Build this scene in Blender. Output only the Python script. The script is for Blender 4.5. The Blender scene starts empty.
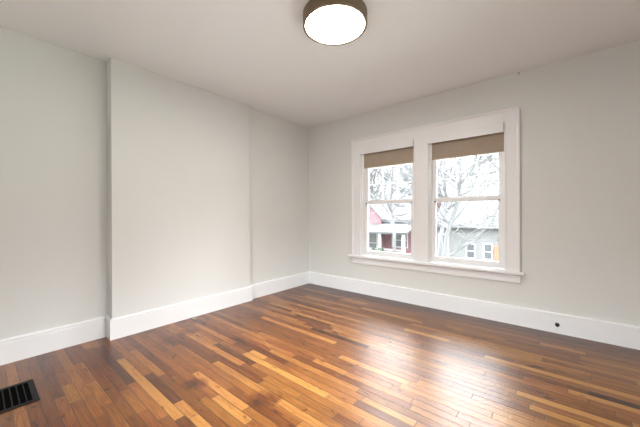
import bpy, bmesh, math, random
from mathutils import Vector, Matrix
random.seed(7)
S = bpy.context.scene
COL = S.collection

# ---------------------------------------------------------------- camera
cam_d = bpy.data.cameras.new('camera'); cam = bpy.data.objects.new('camera', cam_d); COL.objects.link(cam)
cam_d.sensor_fit = 'HORIZONTAL'; cam_d.sensor_width = 36; cam_d.lens = 286.41 * 36 / 640
cam_d.shift_y = 1.086 / 640; cam_d.clip_start = 0.05; cam_d.clip_end = 300
YAW, ROLL = 0.6948, -0.0037
Fv = Vector((-math.sin(YAW), math.cos(YAW), 0)); R0 = Vector((math.cos(YAW), math.sin(YAW), 0)); U0 = Vector((0, 0, 1))
Rv = R0 * math.cos(ROLL) + U0 * math.sin(ROLL); Uv = U0 * math.cos(ROLL) - R0 * math.sin(ROLL)
M = Matrix((Rv, Uv, -Fv)).transposed().to_4x4(); M.translation = Vector((3.2125, -3.5661, 1.1422))
cam.matrix_world = M
S.camera = cam

# ---------------------------------------------------------------- view, world, lights
S.view_settings.view_transform = 'Standard'; S.view_settings.look = 'None'
S.view_settings.gamma = 1; S.view_settings.use_curve_mapping = False
S.view_settings.exposure = 2.85
W = bpy.data.worlds.new('sky'); S.world = W; W.use_nodes = True
nt = W.node_tree; bg = nt.nodes['Background']
tc = nt.nodes.new('ShaderNodeTexCoord'); sep = nt.nodes.new('ShaderNodeSeparateXYZ')
rp = nt.nodes.new('ShaderNodeValToRGB')
nt.links.new(tc.outputs['Generated'], sep.inputs[0]); nt.links.new(sep.outputs['Z'], rp.inputs[0])
# overcast sky: dim near the horizon, brighter towards the zenith
rp.color_ramp.elements[0].color = (0.10, 0.102, 0.104, 1); rp.color_ramp.elements[1].color = (1.2, 1.25, 1.32, 1)
for ps, c in ((0.18, (0.14, 0.142, 0.145, 1)), (0.40, (1.0, 1.01, 1.04, 1))):
    e_ = rp.color_ramp.elements.new(ps); e_.color = c
nt.links.new(rp.outputs[0], bg.inputs['Color'])
bg.inputs['Strength'].default_value = 5.0
LAMP_STRENGTH = 8.5

def portal(name, loc, rot, sx, sy):
    d = bpy.data.lights.new(name, 'AREA'); d.shape = 'RECTANGLE'; d.size = sx; d.size_y = sy; d.cycles.is_portal = True
    o = bpy.data.objects.new(name, d); COL.objects.link(o); o.location = loc; o.rotation_euler = rot
portal('daylight_portal', (1.4, 0.14, 1.32), (-math.pi / 2, 0, 0), 0.8, 1.62)
portal('daylight_portal', (2.38, 0.14, 1.32), (-math.pi / 2, 0, 0), 0.8, 1.62)

# ---------------------------------------------------------------- helpers
def link(name, bm, mat, parent=None, smooth=False, bevel=0):
    bmesh.ops.recalc_face_normals(bm, faces=bm.faces)
    me = bpy.data.meshes.new(name); bm.to_mesh(me); bm.free()
    o = bpy.data.objects.new(name, me); COL.objects.link(o)
    for m in (mat if isinstance(mat, list) else [mat]): me.materials.append(m)
    if smooth:
        for p in me.polygons: p.use_smooth = True
    if bevel:
        b = o.modifiers.new('bevel', 'BEVEL'); b.width = bevel; b.segments = 2; b.limit_method = 'ANGLE'
    if parent: o.parent = parent; o.matrix_parent_inverse = Matrix.Translation(-Vector(parent.location))
    return o
def struct(o, label=None):
    o['kind'] = 'structure'
    if label: o['label'] = label
    return o
def empty(name, loc=(0, 0, 0)):
    o = bpy.data.objects.new(name, None); COL.objects.link(o); o.location = loc; o.empty_display_size = 0.05
    return o
def tag(o, label, cat, group=None):
    o['label'] = label; o['category'] = cat
    if group: o['group'] = group
    return o
def box(bm, x0, x1, y0, y1, z0, z1, mi=0):
    v = [bm.verts.new((x, y, z)) for x in (x0, x1) for y in (y0, y1) for z in (z0, z1)]
    for f in ((0, 1, 3, 2), (4, 6, 7, 5), (0, 4, 5, 1), (2, 3, 7, 6), (0, 2, 6, 4), (1, 5, 7, 3)):
        fc = bm.faces.new([v[i] for i in f]); fc.material_index = mi
def prism(bm, pts, ext, mi=0):
    """polygon of 3D points, extruded by vector ext"""
    a = [bm.verts.new(p) for p in pts]; b = [bm.verts.new(Vector(p) + Vector(ext)) for p in pts]
    n = len(a)
    fs = [bm.faces.new(a), bm.faces.new(b[::-1])]
    for i in range(n): fs.append(bm.faces.new((a[i], b[i], b[(i + 1) % n], a[(i + 1) % n])))
    for f in fs: f.material_index = mi
def lathe(bm, prof, n=64, c=(0, 0, 0), close=False):
    rings = []
    for r, z in prof:
        rings.append([bm.verts.new((c[0] + r * math.cos(2 * math.pi * i / n), c[1] + r * math.sin(2 * math.pi * i / n), c[2] + z)) for i in range(n)] if r > 1e-6 else [bm.verts.new((c[0], c[1], c[2] + z))])
    m = len(rings)
    for k in range(m if close else m - 1):
        A, B = rings[k], rings[(k + 1) % m]
        for i in range(n):
            j = (i + 1) % n
            if len(A) == 1 and len(B) == 1: continue
            if len(A) == 1: bm.faces.new((A[0], B[i], B[j]))
            elif len(B) == 1: bm.faces.new((A[i], A[j], B[0]))
            else: bm.faces.new((A[i], A[j], B[j], B[i]))
def tube(bm, pts, radii, n=6):
    rings = []
    for k, p in enumerate(pts):
        d = (pts[min(k + 1, len(pts) - 1)] - pts[max(k - 1, 0)]).normalized()
        a = d.cross(Vector((0.31, 0.17, 0.93))).normalized(); b = d.cross(a)
        rings.append([bm.verts.new(p + (a * math.cos(2 * math.pi * i / n) + b * math.sin(2 * math.pi * i / n)) * radii[k]) for i in range(n)])
    for k in range(len(rings) - 1):
        for i in range(n): bm.faces.new((rings[k][i], rings[k][(i + 1) % n], rings[k + 1][(i + 1) % n], rings[k + 1][i]))
    bm.faces.new(rings[0][::-1]); bm.faces.new(rings[-1])
def sweep(bm, path, prof, side=1):
    """mitred sweep of profile (offset from wall, z) along a 2D path"""
    n = len(path); dirs = []
    for i in range(n - 1): dirs.append((Vector(path[i + 1]) - Vector(path[i])).normalized())
    rings = []
    for i in range(n):
        def nor(d): return Vector((d.y, -d.x)) * side
        if i == 0: m = nor(dirs[0])
        elif i == n - 1: m = nor(dirs[-1])
        else:
            a, b = nor(dirs[i - 1]), nor(dirs[i]); m = (a + b) / (1 + a.dot(b))
        rings.append([bm.verts.new((path[i][0] + m.x * o, path[i][1] + m.y * o, z)) for o, z in prof])
    k = len(prof)
    for i in range(n - 1):
        for j in range(k): bm.faces.new((rings[i][j], rings[i][(j + 1) % k], rings[i + 1][(j + 1) % k], rings[i + 1][j]))
    bm.faces.new(rings[0]); bm.faces.new(rings[-1][::-1])

# ---------------------------------------------------------------- materials
def mat(name, col, rough=0.5, metal=0.0, noise=None, bump=0, bscale=200, coat=0, spec=0.5):
    m = bpy.data.materials.new(name); m.use_nodes = True; t = m.node_tree; p = t.nodes['Principled BSDF']
    p.inputs['Base Color'].default_value = (*col, 1); p.inputs['Roughness'].default_value = rough; p.inputs['Metallic'].default_value = metal
    p.inputs['Coat Weight'].default_value = coat; p.inputs['Specular IOR Level'].default_value = spec
    c = t.nodes.new('ShaderNodeTexCoord')
    if noise:
        sc, amt = noise
        nz = t.nodes.new('ShaderNodeTexNoise'); nz.inputs['Scale'].default_value = sc; nz.inputs['Detail'].default_value = 4
        mx = t.nodes.new('ShaderNodeMix'); mx.data_type = 'RGBA'
        mx.inputs['A'].default_value = (*[x * (1 - amt) for x in col], 1); mx.inputs['B'].default_value = (*[min(1, x * (1 + amt)) for x in col], 1)
        t.links.new(c.outputs['Object'], nz.inputs['Vector']); t.links.new(nz.outputs['Fac'], mx.inputs['Factor']); t.links.new(mx.outputs['Result'], p.inputs['Base Color'])
    if bump:
        nb = t.nodes.new('ShaderNodeTexNoise'); nb.inputs['Scale'].default_value = bscale
        b = t.nodes.new('ShaderNodeBump'); b.inputs['Strength'].default_value = bump; b.inputs['Distance'].default_value = 0.001
        t.links.new(c.outputs['Object'], nb.inputs['Vector']); t.links.new(nb.outputs['Fac'], b.inputs['Height']); t.links.new(b.outputs['Normal'], p.inputs['Normal'])
    return m
m_wall = mat('wall_paint', (0.762, 0.768, 0.743), 0.75, noise=(1.3, 0.012), bump=0.15, bscale=260, spec=0.3)
m_ceil = mat('ceiling_paint', (0.90, 0.915, 0.93), 0.85, noise=(0.9, 0.012), bump=0.1, bscale=200, spec=0.2)
m_trim = mat('white_trim_paint', (0.885, 0.885, 0.89), 0.38, noise=(3, 0.01), bump=0.08, bscale=60)
m_sash = mat('white_sash_paint', (0.90, 0.90, 0.90), 0.35, noise=(3, 0.01))
m_bronze = mat('brushed_bronze', (0.21, 0.155, 0.10), 0.42, metal=0.75, noise=(30, 0.05))
m_vent = mat('black_enamel', (0.006, 0.007, 0.008), 0.5, noise=(60, 0.2), spec=0.2)
m_ventin = mat('duct_shade_black', (0.001, 0.001, 0.001), 0.9, noise=(40, 0.2), spec=0.05)
m_black = mat('black_rubber', (0.006, 0.006, 0.006), 0.45, noise=(80, 0.2))
m_scrap = mat('pale_scrap', (0.36, 0.33, 0.20), 0.7, noise=(40, 0.2))
m_hook = mat('dull_metal', (0.28, 0.26, 0.22), 0.5, metal=0.4, noise=(80, 0.2))

def shade_mat():
    m = bpy.data.materials.new('tan_shade_fabric'); m.use_nodes = True; t = m.node_tree; p = t.nodes['Principled BSDF']; L = t.links
    c = t.nodes.new('ShaderNodeTexCoord'); w = t.nodes.new('ShaderNodeTexWave'); w.wave_type = 'BANDS'; w.bands_direction = 'Z'
    w.inputs['Scale'].default_value = 160; w.inputs['Distortion'].default_value = 0.6
    nz = t.nodes.new('ShaderNodeTexNoise'); nz.inputs['Scale'].default_value = 9
    mx = t.nodes.new('ShaderNodeMix'); mx.data_type = 'RGBA'; mx.inputs['A'].default_value = (0.40, 0.32, 0.245, 1); mx.inputs['B'].default_value = (0.52, 0.43, 0.335, 1)
    ad = t.nodes.new('ShaderNodeMath'); ad.operation = 'MULTIPLY'
    L.new(c.outputs['Object'], w.inputs['Vector']); L.new(c.outputs['Object'], nz.inputs['Vector'])
    L.new(w.outputs['Fac'], ad.inputs[0]); L.new(nz.outputs['Fac'], ad.inputs[1]); L.new(ad.outputs[0], mx.inputs['Factor'])
    L.new(mx.outputs['Result'], p.inputs['Base Color']); p.inputs['Roughness'].default_value = 0.85
    tr = t.nodes.new('ShaderNodeBsdfTranslucent'); tr.inputs['Color'].default_value = (0.32, 0.23, 0.15, 1)
    ms = t.nodes.new('ShaderNodeMixShader'); ms.inputs[0].default_value = 0.03
    L.new(p.outputs[0], ms.inputs[1]); L.new(tr.outputs[0], ms.inputs[2]); L.new(ms.outputs[0], t.nodes['Material Output'].inputs[0])
    return m
m_shade = shade_mat()

def glass_mat():
    m = bpy.data.materials.new('window_glass'); m.use_nodes = True; t = m.node_tree; t.nodes.remove(t.nodes['Principled BSDF'])
    a = t.nodes.new('ShaderNodeBsdfTransparent'); a.inputs[0].default_value = (0.97, 0.985, 0.98, 1)
    g = t.nodes.new('ShaderNodeBsdfGlossy'); g.inputs['Roughness'].default_value = 0.0
    f = t.nodes.new('ShaderNodeFresnel'); f.inputs[0].default_value = 1.45
    ms = t.nodes.new('ShaderNodeMixShader')
    t.links.new(f.outputs[0], ms.inputs[0]); t.links.new(a.outputs[0], ms.inputs[1]); t.links.new(g.outputs[0], ms.inputs[2])
    t.links.new(ms.outputs[0], t.nodes['Material Output'].inputs[0])
    return m
m_glass = glass_mat()

def emit_mat(name, col, s):
    m = bpy.data.materials.new(name); m.use_nodes = True; p = m.node_tree.nodes['Principled BSDF']
    p.inputs['Base Color'].default_value = (0.8, 0.8, 0.78, 1)
    p.inputs['Emission Color'].default_value = (*col, 1); p.inputs['Emission Strength'].default_value = s
    return m
m_diff = emit_mat('lit_diffuser', (1.0, 0.955, 0.90), LAMP_STRENGTH)

def floor_mat():
    m = bpy.data.materials.new('oak_strip_floor'); m.use_nodes = True; t = m.node_tree; N = t.nodes; L = t.links; p = N['Principled BSDF']
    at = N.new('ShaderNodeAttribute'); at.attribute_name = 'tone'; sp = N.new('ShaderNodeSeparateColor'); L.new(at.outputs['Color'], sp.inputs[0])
    def math_(op, a, b=None, c=None):
        n = N.new('ShaderNodeMath'); n.operation = op
        for i, x in enumerate((a, b, c)):
            if x is None: continue
            if isinstance(x, (int, float)): n.inputs[i].default_value = x
            else: L.new(x, n.inputs[i])
        return n.outputs[0]
    co = N.new('ShaderNodeTexCoord')
    sxyz = N.new('ShaderNodeSeparateXYZ'); L.new(co.outputs['Object'], sxyz.inputs[0])
    def comb(x, y, z):
        n = N.new('ShaderNodeCombineXYZ')
        for i, v in enumerate((x, y, z)):
            if isinstance(v, (int, float)): n.inputs[i].default_value = v
            else: L.new(v, n.inputs[i])
        return n.outputs[0]
    off = math_('MULTIPLY', sp.outputs['Green'], 37.0)
    def noise(sx, sy, detail=4, rough=0.55, useoff=True, dist=0.0):
        n = N.new('ShaderNodeTexNoise'); n.inputs['Scale'].default_value = 1; n.inputs['Detail'].default_value = detail; n.inputs['Roughness'].default_value = rough
        n.inputs['Distortion'].default_value = dist
        L.new(comb(math_('MULTIPLY', sxyz.outputs['X'], sx), math_('MULTIPLY', sxyz.outputs['Y'], sy), off if useoff else 0.0), n.inputs['Vector'])
        return n.outputs['Fac']
    ramp = N.new('ShaderNodeValToRGB'); cr = ramp.color_ramp
    cols = [(0.0, (0.034, 0.011, 0.007)), (0.22, (0.085, 0.028, 0.012)), (0.5, (0.165, 0.060, 0.021)), (0.75, (0.26, 0.106, 0.036)), (1.0, (0.41, 0.20, 0.070))]
    cr.elements[0].position = 0; cr.elements[0].color = (*cols[0][1], 1); cr.elements[1].position = 1; cr.elements[1].color = (*cols[-1][1], 1)
    for ps, c in cols[1:-1]:
        e = cr.elements.new(ps); e.color = (*c, 1)
    big = noise(1.6, 9.0, 3); fine = noise(14, 420, 3, 0.6); grain = noise(3.5, 75, 5, 0.65, dist=1.5)
    blot = noise(2.3, 2.3, 4, 0.6, useoff=False)
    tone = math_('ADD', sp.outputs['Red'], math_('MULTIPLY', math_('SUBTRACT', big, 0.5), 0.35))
    tone = math_('ADD', tone, math_('MULTIPLY', math_('SUBTRACT', grain, 0.5), 1.0))
    tone = math_('ADD', tone, math_('MULTIPLY', math_('SUBTRACT', fine, 0.5), 0.6))
    tone = math_('ADD', tone, math_('MULTIPLY', math_('SUBTRACT', blot, 0.5), 0.35))
    # wear stains and knots
    kn = noise(9, 26, 2, 0.5, dist=0.6)
    knot = math_('SMOOTH_MIN', math_('MULTIPLY', math_('MAXIMUM', math_('SUBTRACT', kn, 0.66), 0.0), 7.0), 0.8, 0.1)
    tone = math_('SUBTRACT', tone, knot)
    wob = noise(22, 22, 3, 0.6, useoff=False)
    for (sx, sy, r, a) in ((1.33, -2.60, .085, .32), (1.30, -2.645, .06, .2), (1.80, -2.43, .10, .4), (1.86, -2.37, .05, .25), (0.50, -2.42, .12, .25), (0.95, -2.05, .09, .25), (3.07, -0.20, .04, .4), (0.93, -3.02, .02, .5), (0.42, -2.25, .10, .25)):
        d = N.new('ShaderNodeVectorMath'); d.operation = 'DISTANCE'; L.new(co.outputs['Object'], d.inputs[0]); d.inputs[1].default_value = (sx, sy, 0.0)
        dd = math_('ADD', d.outputs['Value'], math_('MULTIPLY', math_('SUBTRACT', wob, 0.5), r * 1.6))
        mr = N.new('ShaderNodeMapRange'); mr.interpolation_type = 'SMOOTHSTEP'
        L.new(dd, mr.inputs['Value']); mr.inputs['From Min'].default_value = r * 1.15; mr.inputs['From Max'].default_value = r * 0.3
        mr.inputs['To Min'].default_value = 0; mr.inputs['To Max'].default_value = a
        tone = math_('SUBTRACT', tone, mr.outputs[0])
    L.new(tone, ramp.inputs[0])
    # hue variation between boards: golden to reddish
    hs = N.new('ShaderNodeHueSaturation'); L.new(ramp.outputs[0], hs.inputs['Color'])
    L.new(math_('ADD', 0.492, math_('MULTIPLY', sp.outputs['Blue'], 0.013)), hs.inputs['Hue']); hs.inputs['Saturation'].default_value = 1.07
    # joints
    uv = N.new('ShaderNodeUVMap'); uv.uv_map = 'UVMap'; us = N.new('ShaderNodeSeparateXYZ'); L.new(uv.outputs[0], us.inputs[0])
    uv2 = N.new('ShaderNodeUVMap'); uv2.uv_map = 'Size'; u2 = N.new('ShaderNodeSeparateXYZ'); L.new(uv2.outputs[0], u2.inputs[0])
    e1 = math_('MINIMUM', us.outputs['X'], math_('SUBTRACT', u2.outputs['X'], us.outputs['X']))
    e2 = math_('MINIMUM', us.outputs['Y'], math_('SUBTRACT', 0.057, us.outputs['Y']))
    e = math_('MINIMUM', e1, e2)
    g = N.new('ShaderNodeMapRange'); g.interpolation_type = 'SMOOTHSTEP'; L.new(e, g.inputs['Value'])
    g.inputs['From Min'].default_value = 0.0003; L.new(math_('ADD', 0.0017, math_('MULTIPLY', sp.outputs['Green'], 0.0016)), g.inputs['From Max'])
    mj = N.new('ShaderNodeMix'); mj.data_type = 'RGBA'; mj.inputs['A'].default_value = (0.015, 0.007, 0.004, 1)
    L.new(g.outputs[0], mj.inputs['Factor']); L.new(hs.outputs[0], mj.inputs['B']); L.new(mj.outputs['Result'], p.inputs['Base Color'])
    rr = noise(5, 20, 3, 0.6, useoff=True)
    L.new(math_('ADD', 0.26, math_('MULTIPLY', rr, 0.2)), p.inputs['Roughness'])
    p.inputs['Specular IOR Level'].default_value = 0.25
    p.inputs['Coat Weight'].default_value = 0.52; p.inputs['Coat Roughness'].default_value = 0.33
    b = N.new('ShaderNodeBump'); b.inputs['Strength'].default_value = 0.7; b.inputs['Distance'].default_value = 0.0014
    L.new(math_('ADD', g.outputs[0], math_('ADD', math_('MULTIPLY', grain, 0.25), math_('MULTIPLY', noise(4, 18, 2, 0.5), 1.1))), b.inputs['Height'])
    L.new(b.outputs['Normal'], p.inputs['Normal']); L.new(b.outputs['Normal'], p.inputs['Coat Normal'])
    return m
m_floor = floor_mat()

# ---------------------------------------------------------------- room shell
H = 2.6; XR = 4.15; YF = -4.2
XA, XB = -0.081, 0.0516; Y1, Y2 = -2.7687, -1.2312   # left recess plane, chimney breast plane and its ends
WIN = [(1.02, 1.805), (1.985, 2.78)]; WZ0, WZ1 = 0.522, 2.10
T = 0.16

# floor boards
def build_floor():
    bm = bmesh.new(); uvl = bm.loops.layers.uv.new('UVMap'); sz = bm.loops.layers.uv.new('Size'); cl = bm.loops.layers.float_color.new('tone')
    w = 0.057; base = -3.321
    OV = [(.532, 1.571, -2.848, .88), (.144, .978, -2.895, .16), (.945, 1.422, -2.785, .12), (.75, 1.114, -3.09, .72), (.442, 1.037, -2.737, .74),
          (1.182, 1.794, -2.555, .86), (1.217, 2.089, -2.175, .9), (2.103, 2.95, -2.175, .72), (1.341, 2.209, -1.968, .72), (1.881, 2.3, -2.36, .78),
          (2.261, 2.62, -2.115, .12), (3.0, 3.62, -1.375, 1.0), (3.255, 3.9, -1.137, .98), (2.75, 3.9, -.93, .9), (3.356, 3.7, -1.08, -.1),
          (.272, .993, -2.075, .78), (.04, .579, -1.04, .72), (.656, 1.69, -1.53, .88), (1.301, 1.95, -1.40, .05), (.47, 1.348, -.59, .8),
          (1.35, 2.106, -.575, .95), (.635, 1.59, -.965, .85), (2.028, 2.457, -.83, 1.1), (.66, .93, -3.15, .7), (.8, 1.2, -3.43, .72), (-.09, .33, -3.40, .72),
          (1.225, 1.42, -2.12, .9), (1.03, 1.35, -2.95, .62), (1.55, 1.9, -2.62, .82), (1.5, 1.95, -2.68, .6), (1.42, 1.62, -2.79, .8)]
    r0 = int(math.floor((YF - base) / w)) - 1; r1 = int(math.ceil((0.0 - base) / w)) + 1
    rnd = random.Random(11)
    for r in range(r0, r1):
        ya, yb = base + r * w, base + (r + 1) * w
        yc = (ya + yb) / 2
        ya, yb = max(ya, YF - 0.05), min(yb, 0.05)
        if yb <= ya: continue
        segs = sorted([o for o in OV if abs(o[2] - yc) <= w / 2 + 1e-9])
        items = []; x = -0.2
        def fill(x, xe):
            while x < xe - 1e-6:
                L_ = rnd.choice((.3, .45, .6, .8, 1.0, 1.3)) * rnd.uniform(.8, 1.2)
                n = min(x + L_, xe)
                if xe - n < .22: n = xe
                tt = min(1, max(0, rnd.gauss(.48, .10)))
                if rnd.random() < .10: tt = rnd.uniform(.65, .85)
                if rnd.random() < .06: tt = rnd.uniform(.15, .28)
                items.append((x, n, tt)); x = n
        for o in segs:
            if o[0] < x: o = (x,) + o[1:]
            if o[1] <= o[0]: continue
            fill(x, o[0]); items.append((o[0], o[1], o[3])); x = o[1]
        fill(x, XR + .1)
        for (xa, xb, tt) in items:
            if yc > -0.18: tt = tt * .15  # rows along the window wall darkened: under-sill shade put into the tone
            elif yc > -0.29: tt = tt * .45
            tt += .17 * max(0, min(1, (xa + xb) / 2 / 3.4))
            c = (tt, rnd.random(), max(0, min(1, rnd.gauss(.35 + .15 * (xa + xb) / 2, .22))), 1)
            vs = [bm.verts.new(q) for q in ((xa, ya, 0), (xb, ya, 0), (xb, yb, 0), (xa, yb, 0))]
            f = bm.faces.new(vs)
            y00 = base + r * w
            for lp in f.loops:
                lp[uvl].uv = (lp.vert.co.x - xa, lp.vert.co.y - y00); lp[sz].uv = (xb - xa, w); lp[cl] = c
    for f in list(bm.faces):
        if f.normal.z < 0: f.normal_flip()
    # the slab that carries the boards
    box(bm, -0.2, XR + .1, YF - .05, 0.05, -0.2, -0.012, 1)
    me = bpy.data.meshes.new('floor'); bm.normal_update(); bm.to_mesh(me); bm.free()
    o = bpy.data.objects.new('floor', me); COL.objects.link(o); me.materials.append(m_floor); me.materials.append(m_trim)
    return o
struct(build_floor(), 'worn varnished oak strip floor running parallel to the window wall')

bm = bmesh.new(); box(bm, -0.25, XR + .15, YF - .15, 0.16, H, H + 0.15); struct(link('ceiling', bm, m_ceil))
# left wall with chimney breast
bm = bmesh.new()
prism(bm, [(-0.25, YF, 0), (XA, YF, 0), (XA, Y1, 0), (XB, Y1, 0), (XB, Y2, 0), (0, Y2, 0), (0, 0, 0), (-0.25, 0, 0)], (0, 0, H))
struct(link('wall_left', bm, m_wall, bevel=0.0025))
# window wall with its two openings
bm = bmesh.new()
xs = [-0.25, WIN[0][0], WIN[0][1], WIN[1][0], WIN[1][1], XR + .15]
for i in range(5):
    if i in (1, 3):
        box(bm, xs[i], xs[i + 1], 0, T, 0, WZ0); box(bm, xs[i], xs[i + 1], 0, T, WZ1, H)
    else: box(bm, xs[i], xs[i + 1], 0, T, 0, H)
bmesh.ops.remove_doubles(bm, verts=bm.verts, dist=1e-5)
struct(link('wall_back', bm, m_wall))
# right wall with an added window behind the camera's shoulder
RW = (-3.05, -1.85, 0.8, 2.1)
bm = bmesh.new()
box(bm, XR, XR + .15, YF, RW[0], 0, H); box(bm, XR, XR + .15, RW[1], 0, 0, H)
box(bm, XR, XR + .15, RW[0], RW[1], 0, RW[2]); box(bm, XR, XR + .15, RW[0], RW[1], RW[3], H)
struct(link('wall_right', bm, m_wall))
FW = (1.3, 2.7, 0.75, 2.1)  # opening for an unseen window added to brighten the room
bm = bmesh.new()
box(bm, -0.25, FW[0], YF - .15, YF, 0, H); box(bm, FW[1], XR + .15, YF - .15, YF, 0, H)
box(bm, FW[0], FW[1], YF - .15, YF, 0, FW[2]); box(bm, FW[0], FW[1], YF - .15, YF, FW[3], H)
struct(link('wall_front', bm, m_wall))
portal('daylight_portal', ((FW[0] + FW[1]) / 2, YF - .14, (FW[2] + FW[3]) / 2), (math.pi / 2, 0, 0), FW[1] - FW[0], FW[3] - FW[2])
portal('daylight_portal', (XR + .14, (RW[0] + RW[1]) / 2, (RW[2] + RW[3]) / 2), (0, math.pi / 2, 0), RW[3] - RW[2], RW[1] - RW[0])

# baseboards
BB = [(0, 0), (0.020, 0), (0.020, 0.160), (0.018, 0.166), (0.018, 0.170), (0.022, 0.174), (0.021, 0.181), (0.014, 0.187), (0.009, 0.190), (0.0, 0.191)]
bm = bmesh.new(); sweep(bm, [(XA, YF), (XA, Y1), (XB, Y1), (XB, Y2), (0, Y2), (0, 0)], BB, 1); struct(link('baseboard_left', bm, m_trim))
bm = bmesh.new(); sweep(bm, [(0.02, 0), (XR, 0)], BB, 1); struct(link('baseboard_back', bm, m_trim))
bm = bmesh.new(); sweep(bm, [(XR, -0.021), (XR, YF)], BB, 1); struct(link('baseboard_right', bm, m_trim))
bm = bmesh.new(); sweep(bm, [(XR, YF), (XA, YF)], BB, 1); struct(link('baseboard_front', bm, m_trim))

# ---------------------------------------------------------------- window surround
CX0, CX1, CZ1 = 0.872, 2.91, 2.236; SZ = 0.548   # casing outline, stool top
SZB = 0.522
tr = empty('trim_1', (1.89, 0, SZB)); struct(tr, 'white painted casing, sill and apron around the double window')
bm = bmesh.new()
# flat casing boards
for a, b in ((CX0 + .018, WIN[0][0]), (WIN[0][1], WIN[1][0]), (WIN[1][1], CX1 - .018)): box(bm, a, b, -0.02, 0, SZ, CZ1 - .018)
for a, b in WIN: box(bm, a, b, -0.02, 0, WZ1, CZ1 - .018)
link('casing', bm, m_trim, tr, bevel=0.002)
# raised outer band with moulded profile
bm = bmesh.new()
def band(bm, pts, prof):
    rings = []
    for (x, z), (dx, dz) in pts: rings.append([bm.verts.new((x + dx * o, -d, z + dz * o)) for o, d in prof])
    k = len(prof)
    for i in range(len(rings) - 1):
        for j in range(k): bm.faces.new((rings[i][j], rings[i][(j + 1) % k], rings[i + 1][(j + 1) % k], rings[i + 1][j]))
    bm.faces.new(rings[0]); bm.faces.new(rings[-1][::-1])
prof = [(0, 0), (0, 0.032), (0.010, 0.034), (0.014, 0.030), (0.020, 0.029), (0.026, 0.022), (0.028, 0.0)]
band(bm, [((CX0, SZ), (1, 0)), ((CX0, CZ1), (1, -1)), ((CX1, CZ1), (-1, -1)), ((CX1, SZ), (-1, 0))], prof)
link('outer_band', bm, m_trim, tr)
# inner bead beside the openings
bm = bmesh.new()
for a, b in WIN:
    pr2 = [(0, 0.018), (0, 0.026), (0.005, 0.028), (0.010, 0.026), (0.012, 0.018)]
    band(bm, [((a, SZ), (-1, 0)), ((a, WZ1 + .0), (-1, 1)), ((b, WZ1), (1, 1)), ((b, SZ), (1, 0))], pr2)
link('inner_bead', bm, m_trim, tr)
bm = bmesh.new(); box(bm, CX0 - .055, CX1 + .035, -0.062, 0, SZB, SZ)
for a, b in WIN: box(bm, a, b, 0, 0.055, SZB, SZ)
link('sill', bm, m_trim, tr, bevel=0.006)
bm = bmesh.new()
prism(bm, [(CX0, 0, 0.430), (CX0, -0.016, 0.430), (CX0, -0.019, 0.437), (CX0, -0.019, SZB - .014), (CX0, -0.034, SZB), (CX0, 0, SZB)], (CX1 - CX0, 0, 0))
link('apron', bm, m_trim, tr)

def window(name, a, b, label):
    t = empty(name, ((a + b) / 2, 0.05, SZ)); struct(t, label)
    # jamb lining and stops
    bm = bmesh.new(); z0, z1 = SZ - .02, WZ1
    box(bm, a, a + .008, -.0, T + .03, z0, z1); box(bm, b - .008, b, -.0, T + .03, z0, z1); box(bm, a, b, .0, T + .03, z1 - .008, z1); box(bm, a, b, .056, T + .06, z0 - .03, z0 + .004)
    box(bm, a + .008, a + .02, .034, .046, SZ, z1); box(bm, b - .02, b - .008, .034, .046, SZ, z1)
    link('window_frame', bm, m_sash, t, bevel=0.0015)
    # sashes
    def sash(nm, y0, y1, z0, z1, st, br, trl, grid):
        bm = bmesh.new(); xa, xb = a + .009, b - .009
        box(bm, xa, xa + st, y0, y1, z0, z1); box(bm, xb - st, xb, y0, y1, z0, z1)
        box(bm, xa + st, xb - st, y0, y1, z0, z0 + br); box(bm, xa + st, xb - st, y0, y1, z1 - trl, z1)
        # glazing bead
        g0, g1, h0, h1 = xa + st, xb - st, z0 + br, z1 - trl
        e = .007
        for bx in ((g0, g0 + e, h0, h1), (g1 - e, g1, h0, h1), (g0, g1, h0, h0 + e), (g0, g1, h1 - e, h1)):
            box(bm, bx[0], bx[1], y0 + .006, y1 - .006, bx[2], bx[3])
        s = link(nm, bm, m_sash, t, bevel=0.0015)
        ym = (y0 + y1) / 2
        bm = bmesh.new(); box(bm, g0 + .001, g1 - .001, ym - .0015, ym + .0015, h0 + .001, h1 - .001)
        gl = link('glass', bm, m_glass, s)
        if grid:
            bm = bmesh.new(); ww = .006
            for k in (1, 2):
                x = g0 + (g1 - g0) * k / 3; box(bm, x - ww, x + ww, ym + .002, ym + .013, h0, h1)
                z = h0 + (h1 - h0) * k / 3; box(bm, g0, g1, ym + .002, ym + .013, z - ww, z + ww)
            link('muntin_grid', bm, m_sash, s)
        return s
    lo = sash('lower_sash', .047, .080, SZ + .001, 1.338, .052, .068, .040, False)
    up = sash('upper_sash', .084, .117, 1.300, WZ1 - .009, .052, .040, .045, True)
    # dark tilt latches on the meeting rail
    for x in (a + .062, b - .062):
        bm = bmesh.new(); box(bm, x - .009, x + .009, .040, .047, 1.285, 1.303)
        link('tilt_latch', bm, m_black if x < (a + b) / 2 else m_hook, lo)
window('window_1', *WIN[0], 'left double hung window of the pair, white sashes')
window('window_2', *WIN[1], 'right double hung window of the pair, white sashes')

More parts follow.
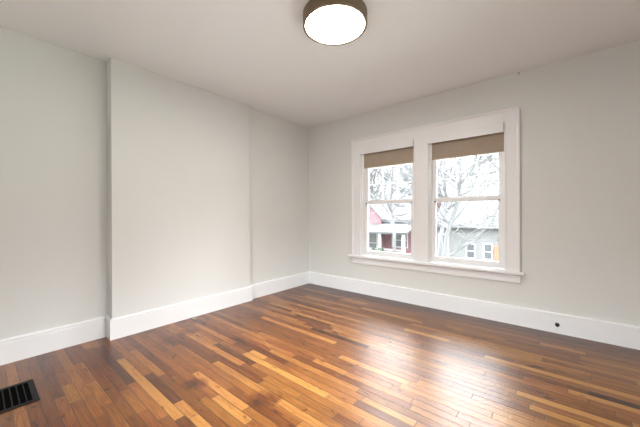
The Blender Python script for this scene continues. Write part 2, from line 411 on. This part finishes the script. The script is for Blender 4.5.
# unseen window in the right wall, added for fill daylight
t3 = empty('window_fill_right', (XR, (RW[0] + RW[1]) / 2, RW[2])); struct(t3)
bm = bmesh.new(); y0, y1, z0, z1 = RW
for q in ((y0, y0 + .05, z0, z1), (y1 - .05, y1, z0, z1), (y0 + .05, y1 - .05, z0, z0 + .06), (y0 + .05, y1 - .05, z1 - .05, z1), (y0 + .05, y1 - .05, 1.41, 1.45)): box(bm, XR + .05, XR + .09, *q)
link('window_frame', bm, m_sash, t3)
bm = bmesh.new(); box(bm, XR + .069, XR + .071, y0 + .05, y1 - .05, z0 + .06, z1 - .05); link('glass', bm, m_glass, t3)
bm = bmesh.new()
for q in ((y0 - .13, y0, z0, z1 + .13), (y1, y1 + .13, z0, z1 + .13), (y0, y1, z1, z1 + .13), (y0 - .13, y1 + .13, z0 - .13, z0)): box(bm, XR - .02, XR, *q)
link('casing', bm, m_trim, t3)
t4 = empty('window_fill_front', ((FW[0] + FW[1]) / 2, YF, FW[2])); struct(t4)  # unseen window behind the camera, added to light the window wall
bm = bmesh.new(); x0, x1, z0, z1 = FW
for q in ((x0, x0 + .05, z0, z1), (x1 - .05, x1, z0, z1), (1.97, 2.03, z0, z1), (x0, x1, z0, z0 + .06), (x0, x1, z1 - .05, z1)): box(bm, q[0], q[1], YF - .09, YF - .05, q[2], q[3])
link('window_frame', bm, m_sash, t4)
bm = bmesh.new(); box(bm, x0 + .05, x1 - .05, YF - .071, YF - .069, z0 + .06, z1 - .05); link('glass', bm, m_glass, t4)
bm = bmesh.new()
for q in ((x0 - .13, x0, z0, z1 + .13), (x1, x1 + .13, z0, z1 + .13), (x0, x1, z1, z1 + .13), (x0 - .13, x1 + .13, z0 - .13, z0)): box(bm, q[0], q[1], YF, YF + .02, q[2], q[3])
link('casing', bm, m_trim, t4)

# ---------------------------------------------------------------- roller shades
def roller(a, b, left, label):
    t = empty('roller_shade', ((a + b) / 2, 0.0, 2.0)); tag(t, label, 'roller shade', 'tan roller shades in the window pair')
    bm = bmesh.new()
    box(bm, a + .001, b - .010, -0.026, -0.014, 2.004, 2.112)
    box(bm, a + .001, b - .010, -0.014, 0.004, 2.100, 2.112 - .013)
    link('valance', bm, m_trim, t, bevel=0.002)
    bm = bmesh.new(); box(bm, a + .030, b - .013, 0.0285, 0.0300, 1.822, 2.06); link('shade_cloth', bm, m_shade, t)
    bm = bmesh.new(); box(bm, a + .030, b - .013, 0.0255, 0.0330, 1.806, 1.823); link('hem_bar', bm, m_shade, t, bevel=0.003)
    bm = bmesh.new(); tube(bm, [Vector((a + .022, .022, 2.062)), Vector((b - .010, .022, 2.062))], [.018, .018], 16); link('roller_tube', bm, m_hook, t)
roller(*WIN[0], True, 'tan roller shade pulled partly down in the left window, narrower in view')
roller(*WIN[1], False, 'tan roller shade pulled partly down in the right window, nearer the camera')

# ---------------------------------------------------------------- ceiling light
lc = (1.957, -1.881, H)
t = empty('ceiling_light', lc); tag(t, 'round flush drum ceiling light with bronze ring, glowing white', 'ceiling light')
bm = bmesh.new()
lathe(bm, [(0.2165, -0.083), (0.2330, -0.083), (0.2345, -0.081), (0.2345, -0.001), (0.2165, -0.001), (0.2165, -0.070)], 96, lc, True)
link('ring', bm, m_bronze, t, smooth=False)
bm = bmesh.new(); lathe(bm, [(0.2164, -0.077), (0.212, -0.0785), (0.20, -0.079), (0, -0.080)], 96, lc); link('diffuser', bm, m_diff, t, smooth=True)

# ---------------------------------------------------------------- floor register
def vent():
    t = empty('floor_vent', (0.57, -3.5, 0)); tag(t, 'black metal floor register grille set in the wood floor', 'floor vent')
    x0, x1, ya, yb = 0.395, 0.741, -3.62, -3.316
    bm = bmesh.new(); h = .006
    prism(bm, [(x0, ya, 0.0005), (x1, ya, 0.0005), (x1, ya + .022, 0.0005), (x0, ya + .022, 0.0005)], (0, 0, h))
    prism(bm, [(x0, yb - .030, 0.0005), (x1, yb - .030, 0.0005), (x1, yb, 0.0005), (x0, yb, 0.0005)], (0, 0, h))
    prism(bm, [(x0, ya + .022, 0.0005), (x0 + .028, ya + .022, 0.0005), (x0 + .028, yb - .03, 0.0005), (x0, yb - .03, 0.0005)], (0, 0, h))
    prism(bm, [(x1 - .028, ya + .022, 0.0005), (x1, ya + .022, 0.0005), (x1, yb - .03, 0.0005), (x1 - .028, yb - .03, 0.0005)], (0, 0, h))
    link('frame', bm, m_vent, t, bevel=0.002)
    bm = bmesh.new(); box(bm, x0 + .02, x1 - .02, ya + .02, yb - .02, 0.0003, 0.0012); link('duct_dark_sheet', bm, m_ventin, t)  # flat black sheet stands for the shade inside the duct
    y = yb - .030 - .026
    while y > ya + .03:
        bm = bmesh.new(); box(bm, x0 + .028, x1 - .028, y, y + .0055, 0.0013, 0.0058); link('bar', bm, m_vent, t); y -= .0305
vent()

# ---------------------------------------------------------------- small things
t = empty('cable_outlet', (3.199, -0.020, 0.083)); tag(t, 'small round black outlet knob on the white baseboard right of the window', 'cable outlet')
bm = bmesh.new(); tube(bm, [Vector((3.199, -0.0201, 0.083)), Vector((3.199, -0.026, 0.083))], [.018, .016], 20); link('collar', bm, m_black, t)
bm = bmesh.new(); tube(bm, [Vector((3.199, -0.026, 0.081)), Vector((3.199, -0.044, 0.078))], [.011, .010], 16); link('stem', bm, m_black, t)
bm = bmesh.new()
v = [(0.095, -2.045), (0.130, -2.058), (0.158, -2.035), (0.148, -2.005), (0.100, -2.010)]
prism(bm, [(x, y, 0.0006) for x, y in v], (0, 0, 0.0025)); tag(link('paper_scrap', bm, m_scrap), 'tiny pale yellow scrap lying on floor against the left baseboard', 'scrap')
t = empty('wall_hook', (2.904, 0, 2.584)); tag(t, 'tiny dull hook high on window wall just under the ceiling', 'hook')
bm = bmesh.new(); tube(bm, [Vector((2.904, -0.0003, 2.586)), Vector((2.904, -0.012, 2.584)), Vector((2.904, -0.016, 2.576)), Vector((2.904, -0.010, 2.571))], [.006, .005, .005, .004], 8); link('hook_body', bm, m_hook, t)

# ================================================================ outdoors
GZ = -3.3
m_lawn = mat('winter_lawn', (0.20, 0.21, 0.16), 0.95, noise=(0.8, 0.25))
m_road = mat('asphalt', (0.16, 0.16, 0.17), 0.9, noise=(1.5, 0.15))
m_bark = mat('grey_bark', (0.056, 0.057, 0.059), 0.9, noise=(4, 0.3))
m_bark2 = mat('pale_bark', (0.066, 0.067, 0.070), 0.9, noise=(4, 0.3))
def siding(name, col, col2, sc=9.0):
    m = bpy.data.materials.new(name); m.use_nodes = True; t = m.node_tree; p = t.nodes['Principled BSDF']; p.inputs['Roughness'].default_value = .8
    c = t.nodes.new('ShaderNodeTexCoord'); w = t.nodes.new('ShaderNodeTexWave'); w.wave_profile = 'SAW'; w.bands_direction = 'Z'; w.inputs['Scale'].default_value = sc / 6.283 * 1.0; w.inputs['Distortion'].default_value = .2
    mx = t.nodes.new('ShaderNodeMix'); mx.data_type = 'RGBA'; mx.inputs['A'].default_value = (*col2, 1); mx.inputs['B'].default_value = (*col, 1)
    t.links.new(c.outputs['Object'], w.inputs['Vector']); t.links.new(w.outputs['Fac'], mx.inputs['Factor']); t.links.new(mx.outputs['Result'], p.inputs['Base Color'])
    return m
m_red = siding('red_siding', (0.13, 0.06, 0.07), (0.11, 0.05, 0.058))
m_greysid = siding('pale_grey_siding', (0.085, 0.087, 0.09), (0.07, 0.072, 0.075))
m_roof = mat('grey_shingles', (0.030, 0.030, 0.034), 0.9, noise=(3, 0.2))
m_roof2 = mat('weathered_shingles', (0.030, 0.031, 0.032), 0.9, noise=(3, 0.2))
m_wtrim = mat('white_exterior_trim', (0.25, 0.25, 0.25), 0.6, noise=(3, 0.03))
m_dkglass = mat('dark_window_pane', (0.03, 0.033, 0.04), 0.15, noise=(3, 0.2))
m_dkporch = mat('porch_floor_boards', (0.07, 0.07, 0.075), 0.8, noise=(3, 0.2))
m_orange = mat('orange_door_paint', (0.17, 0.055, 0.028), 0.6, noise=(3, 0.1))
m_hedge = mat('evergreen_leaf', (0.03, 0.045, 0.03), 0.8, noise=(8, 0.4))

bm = bmesh.new(); box(bm, -60, 50, 0.4, 90, GZ - .3, GZ); struct(link('ground', bm, m_lawn))
bm = bmesh.new(); box(bm, -60, 50, 8.5, 15.5, GZ + .001, GZ + .03); struct(link('street', bm, m_road))

def gable_house(name, label, x0, x1, y0, y1, eave, ridge, wallm, roofm, gx=None):
    """side-gabled house: ridge along X"""
    t = empty(name, ((x0 + x1) / 2, (y0 + y1) / 2, GZ)); tag(t, label, 'house')
    bm = bmesh.new(); ym = (y0 + y1) / 2
    prism(bm, [(x0, y0, GZ), (x0, y1, GZ), (x0, y1, eave), (x0, ym, ridge - .1), (x0, y0, eave)], (x1 - x0, 0, 0)); link('wall', bm, wallm, t)
    bm = bmesh.new(); o = .45; sl = (ridge - eave) / (ym - y0)
    for s in (-1, 1):
        ye = y0 - o if s < 0 else y1 + o
        prism(bm, [(x0 - .3, ye, eave - o * sl), (x0 - .3, ym, ridge), (x0 - .3, ym, ridge + .16), (x0 - .3, ye, eave - o * sl + .16)], (x1 - x0 + .6, 0, 0))
    link('roof', bm, roofm, t)
    bm = bmesh.new(); box(bm, x0 - .3, x1 + .3, y0 - o - .08, y0 - o, eave - o * sl - .08, eave - o * sl + .1); link('gutter', bm, m_dkporch, t)
    return t
def house_window(t, x0, x1, z0, z1, y, pane=m_dkglass, name='window'):
    bm = bmesh.new(); f = .1
    box(bm, x0 - f, x0, y - .06, y, z0 - f, z1 + f); box(bm, x1, x1 + f, y - .06, y, z0 - f, z1 + f)
    box(bm, x0, x1, y - .06, y, z0 - f, z0); box(bm, x0, x1, y - .06, y, z1, z1 + f); box(bm, x0, x1, y - .05, y, (z0 + z1) / 2 - .03, (z0 + z1) / 2 + .03)
    w = link(name, bm, m_wtrim, t)
    bm = bmesh.new(); box(bm, x0, x1, y - .03, y - .01, z0, z1); link('pane', bm, pane, w)

# --- red house across the street, seen in the left window
HY = 22.0
h1 = gable_house('red_house', 'red sided house with pale grey roof and porch seen through left window', -17.5, -6.3, HY, HY + 9, 0.75, 3.6, m_red, m_roof)
# cross gable over the left bay
bm = bmesh.new(); gx0, gx1, gp = -15.2, -9.6, -12.4
prism(bm, [(gx0 + .3, HY - .6, GZ), (gx1 - .3, HY - .6, GZ), (gx1 - .3, HY - .6, .75), (gp, HY - .6, 3.3), (gx0 + .3, HY - .6, .75)], (0, 4.5, 0)); link('gable_wall', bm, m_red, h1)
bm = bmesh.new()
for xe in (gx0, gx1):
    prism(bm, [(xe, HY - 1.0, .50), (gp, HY - 1.0, 3.42), (gp, HY - 1.0, 3.62), (xe, HY - 1.0, .70)], (0, 5.2, 0))
link('gable_roof', bm, m_roof2, h1)
house_window(h1, -12.25, -11.3, 1.0, 2.3, HY - .61, pane=m_wtrim)
# porch
p = empty('porch'); p.parent = h1; p.location = (0, 0, 0); p.matrix_parent_inverse = Matrix.Translation(-Vector(h1.location))
def plink(nm, bm, m):
    o = link(nm, bm, m, None); o.parent = p; return o
bm = bmesh.new(); prism(bm, [(-16, HY - 2.9, -.55), (-16, HY - .2, .25), (-16, HY - .2, .37), (-16, HY - 2.9, -.38)], (9.6, 0, 0)); plink('porch_roof', bm, m_roof2)
bm = bmesh.new(); box(bm, -16, -6.4, HY - 2.8, HY, GZ, GZ + .6); plink('porch_floor', bm, m_dkporch)
for x in (-15.6, -13.4, -11.2, -9.0, -6.8):
    bm = bmesh.new(); box(bm, x - .11, x + .11, HY - 2.75, HY - 2.53, GZ + .6, -.5); plink('post', bm, m_wtrim)
bm = bmesh.new(); box(bm, -15.6, -6.8, HY - 2.68, HY - 2.60, GZ + 1.35, GZ + 1.42)
x = -15.5
while x < -6.8: box(bm, x - .02, x + .02, HY - 2.66, HY - 2.62, GZ + .7, GZ + 1.35); x += .2
plink('railing', bm, m_wtrim)
house_window(h1, -9.0, -7.6, GZ + 1.4, GZ + 2.6, HY - .02); house_window(h1, -14.0, -12.9, GZ + 1.3, GZ + 2.6, HY - .62)
house_window(h1, -11.4, -10.4, GZ + .7, GZ + 2.6, HY - .62, name='door')

# --- pale grey house seen in the right window
h2 = gable_house('grey_house', 'pale grey house with dark eave and orange door seen through right window', -5.3, 5.5, HY + 1, HY + 10, 0.35, 3.2, m_greysid, m_roof2)
for (a, b, z0, z1) in ((-2.75, -2.2, -2.5, -1.4), (-1.45, -.95, -2.5, -1.35), (-5.0, -4.3, -2.3, -.7), (1.0, 2.0, -2.2, -1.0)): house_window(h2, a, b, z0, z1, HY + .99)
bm = bmesh.new(); box(bm, -.75, -.15, HY + .9, HY + .985, GZ, -1.45); link('door', bm, m_orange, h2)

# hedge masses under the porch rail
def shrub(x, y, r, h, label):
    bm = bmesh.new(); rr = random.Random(int(x * 100))
    for i in range(420):
        a, c, q = rr.uniform(0, 6.283), rr.uniform(0, 1), rr.uniform(.55, 1)
        pz = GZ + .1 + h * c; rad = r * q * math.sqrt(max(0.05, 1 - (c - .4) ** 2 * 1.6))
        ctr = Vector((x + math.cos(a) * rad, y + math.sin(a) * rad * .6, pz)); u = Vector((rr.uniform(-1, 1), rr.uniform(-1, 1), rr.uniform(-1, 1))).normalized() * .12
        w_ = u.cross(Vector((rr.uniform(-1, 1), .3, 1))).normalized() * .07
        bm.faces.new([bm.verts.new(ctr + k) for k in (u, w_, -u, -w_)])
    s = tag(link('shrub', bm, m_hedge), label, 'shrub')
shrub(-8.6, 18.3, .9, 1.5, 'dark evergreen shrub before the porch, right of the two in left window')
shrub(-11.0, 18.3, .8, 1.3, 'dark evergreen shrub before the porch, left of the two in left window')

# --- bare trees
def tree(name, label, base, trunk_pts, radii, seed, material, nb=16, ln=3.2, extra=(), rmin=.014):
    t = empty(name, base); tag(t, label, 'tree', 'bare winter trees outside')
    rr = random.Random(seed)
    bm = bmesh.new(); tube(bm, [Vector(q) for q in trunk_pts], radii, 10); link('trunk', bm, material, t, smooth=True)
    bm = bmesh.new()
    def branch(p0, d, L_, r, depth):
        n = 5; pts = [p0]; dd = d.normalized(); q = p0.copy()
        for i in range(n):
            dd = (dd + Vector((rr.uniform(-.34, .34), rr.uniform(-.34, .34), rr.uniform(-.2, .28)))).normalized()
            q = q + dd * L_ / n
            if q.y < 2.2: q.y = 2.2
            pts.append(q.copy())
        tube(bm, pts, [max(rmin, r * (1 - .6 * i / n)) for i in range(n + 1)], 5 if depth < 2 else 4)
        if depth < 2:
            for k in range(6):
                i = rr.randint(1, n); s = pts[i]
                nd = (dd + Vector((rr.uniform(-1, 1), rr.uniform(-.9, .9), rr.uniform(-.5, .9)))).normalized()
                branch(s, nd, L_ * rr.uniform(.45, .85), r * .6, depth + 1)
    P = [Vector(q) for q in trunk_pts]
    for k in range(nb):
        f = rr.uniform(.35, 1) * (len(P) - 1); i = min(int(f), len(P) - 2); s = P[i].lerp(P[i + 1], f - i)
        a = rr.uniform(0, 6.283); branch(s, Vector((math.cos(a), math.sin(a) * .7, rr.uniform(.1, 1.0))), ln * rr.uniform(.6, 1.1), radii[i] * .42, 0)
    for pts, r in extra:
        V = [Vector(q) for q in pts]; tube(bm, V, [r * (1 - .6 * i / (len(V) - 1)) for i in range(len(V))], 7)
        for i in range(1, len(V)):
            for k in range(2): branch(V[i], (V[i] - V[i - 1]).normalized() + Vector((rr.uniform(-.9, .9), rr.uniform(-.5, .5), rr.uniform(-.6, .9))), 1.1, r * .3, 1)
    link('branches', bm, material, t)
tree('bare_tree', 'bare grey tree with forking trunk seen through the right window',
     (-.6, 9, GZ), [(-.6, 9, GZ), (-.55, 9, -1.5), (-.4, 9, .2), (.05, 9, 1.6), (.18, 9, 2.9), (.0, 9.2, 4.2), (.3, 9.4, 6.0)], [.12, .10, .085, .075, .065, .045, .02], 3, m_bark, 18, 2.6,
     extra=[([(-.5, 9, -.75), (-.06, 9, -.42), (.71, 9, .12), (1.26, 8.9, .84), (1.62, 8.9, 1.14), (2.3, 8.8, 1.45)], .045),
            ([(.18, 9, 2.4), (.7, 9.1, 3.1), (1.2, 9.2, 4.0)], .06), ([(.15, 9, 2.3), (-.5, 9, 2.9), (-1.2, 9.1, 3.2)], .05), ([(-.3, 9, .6), (.5, 9.1, 1.7), (1.5, 9.2, 2.6)], .045)])
tree('bare_tree', 'bare grey tree whose long limbs cross the left window',
     (-5.4, 9.5, GZ), [(-5.4, 9.5, GZ), (-5.3, 9.5, -1), (-5.2, 9.4, 1.2), (-4.9, 9.3, 2.8), (-4.6, 9.3, 4.4), (-4.5, 9.3, 6.2)], [.17, .14, .12, .09, .06, .03], 8, m_bark, 18, 3.0,
     extra=[([(-5.0, 9.3, 2.4), (-4.3, 9.1, 3.55), (-3.73, 9, 3.33), (-2.68, 9, 2.52), (-1.9, 9, 2.1)], .06),
            ([(-5.1, 9.3, 1.8), (-4.3, 9.1, 2.38), (-3.6, 9, 1.9), (-2.9, 9, 1.1), (-2.0, 9, .7)], .05), ([(-5.1, 9.3, 1.6), (-4.2, 9.0, 2.6), (-3.4, 9, 3.6), (-3.0, 9, 4.6)], .05)])
tree('bare_tree', 'pale bare tree beyond the street, behind the one at the right window',
     (-3.4, 18, GZ), [(-3.4, 18, GZ), (-3.35, 18, -.5), (-3.0, 18, 2), (-3.1, 18, 4.5), (-2.8, 18, 8)], [.17, .14, .11, .08, .03], 21, m_bark2, 14, 4.6, rmin=.018)
tree('bare_tree', 'pale bare tree beyond the street, in front of the red house',
     (-7.2, 18.5, GZ), [(-7.2, 18.5, GZ), (-7.2, 18.5, -.5), (-7.5, 18.5, 2), (-7.3, 18.5, 4.5), (-7.6, 18.5, 8)], [.16, .13, .11, .08, .03], 34, m_bark2, 14, 4.6, rmin=.018)
tree('bare_tree', 'pale bare tree at the far right beyond the street, above orange door',
     (1.2, 19, GZ), [(1.2, 19, GZ), (1.1, 19, -.5), (1.0, 19, 2), (1.3, 19, 4.5), (1.0, 19, 8)], [.16, .13, .11, .08, .03], 55, m_bark2, 12, 4.4, rmin=.018)
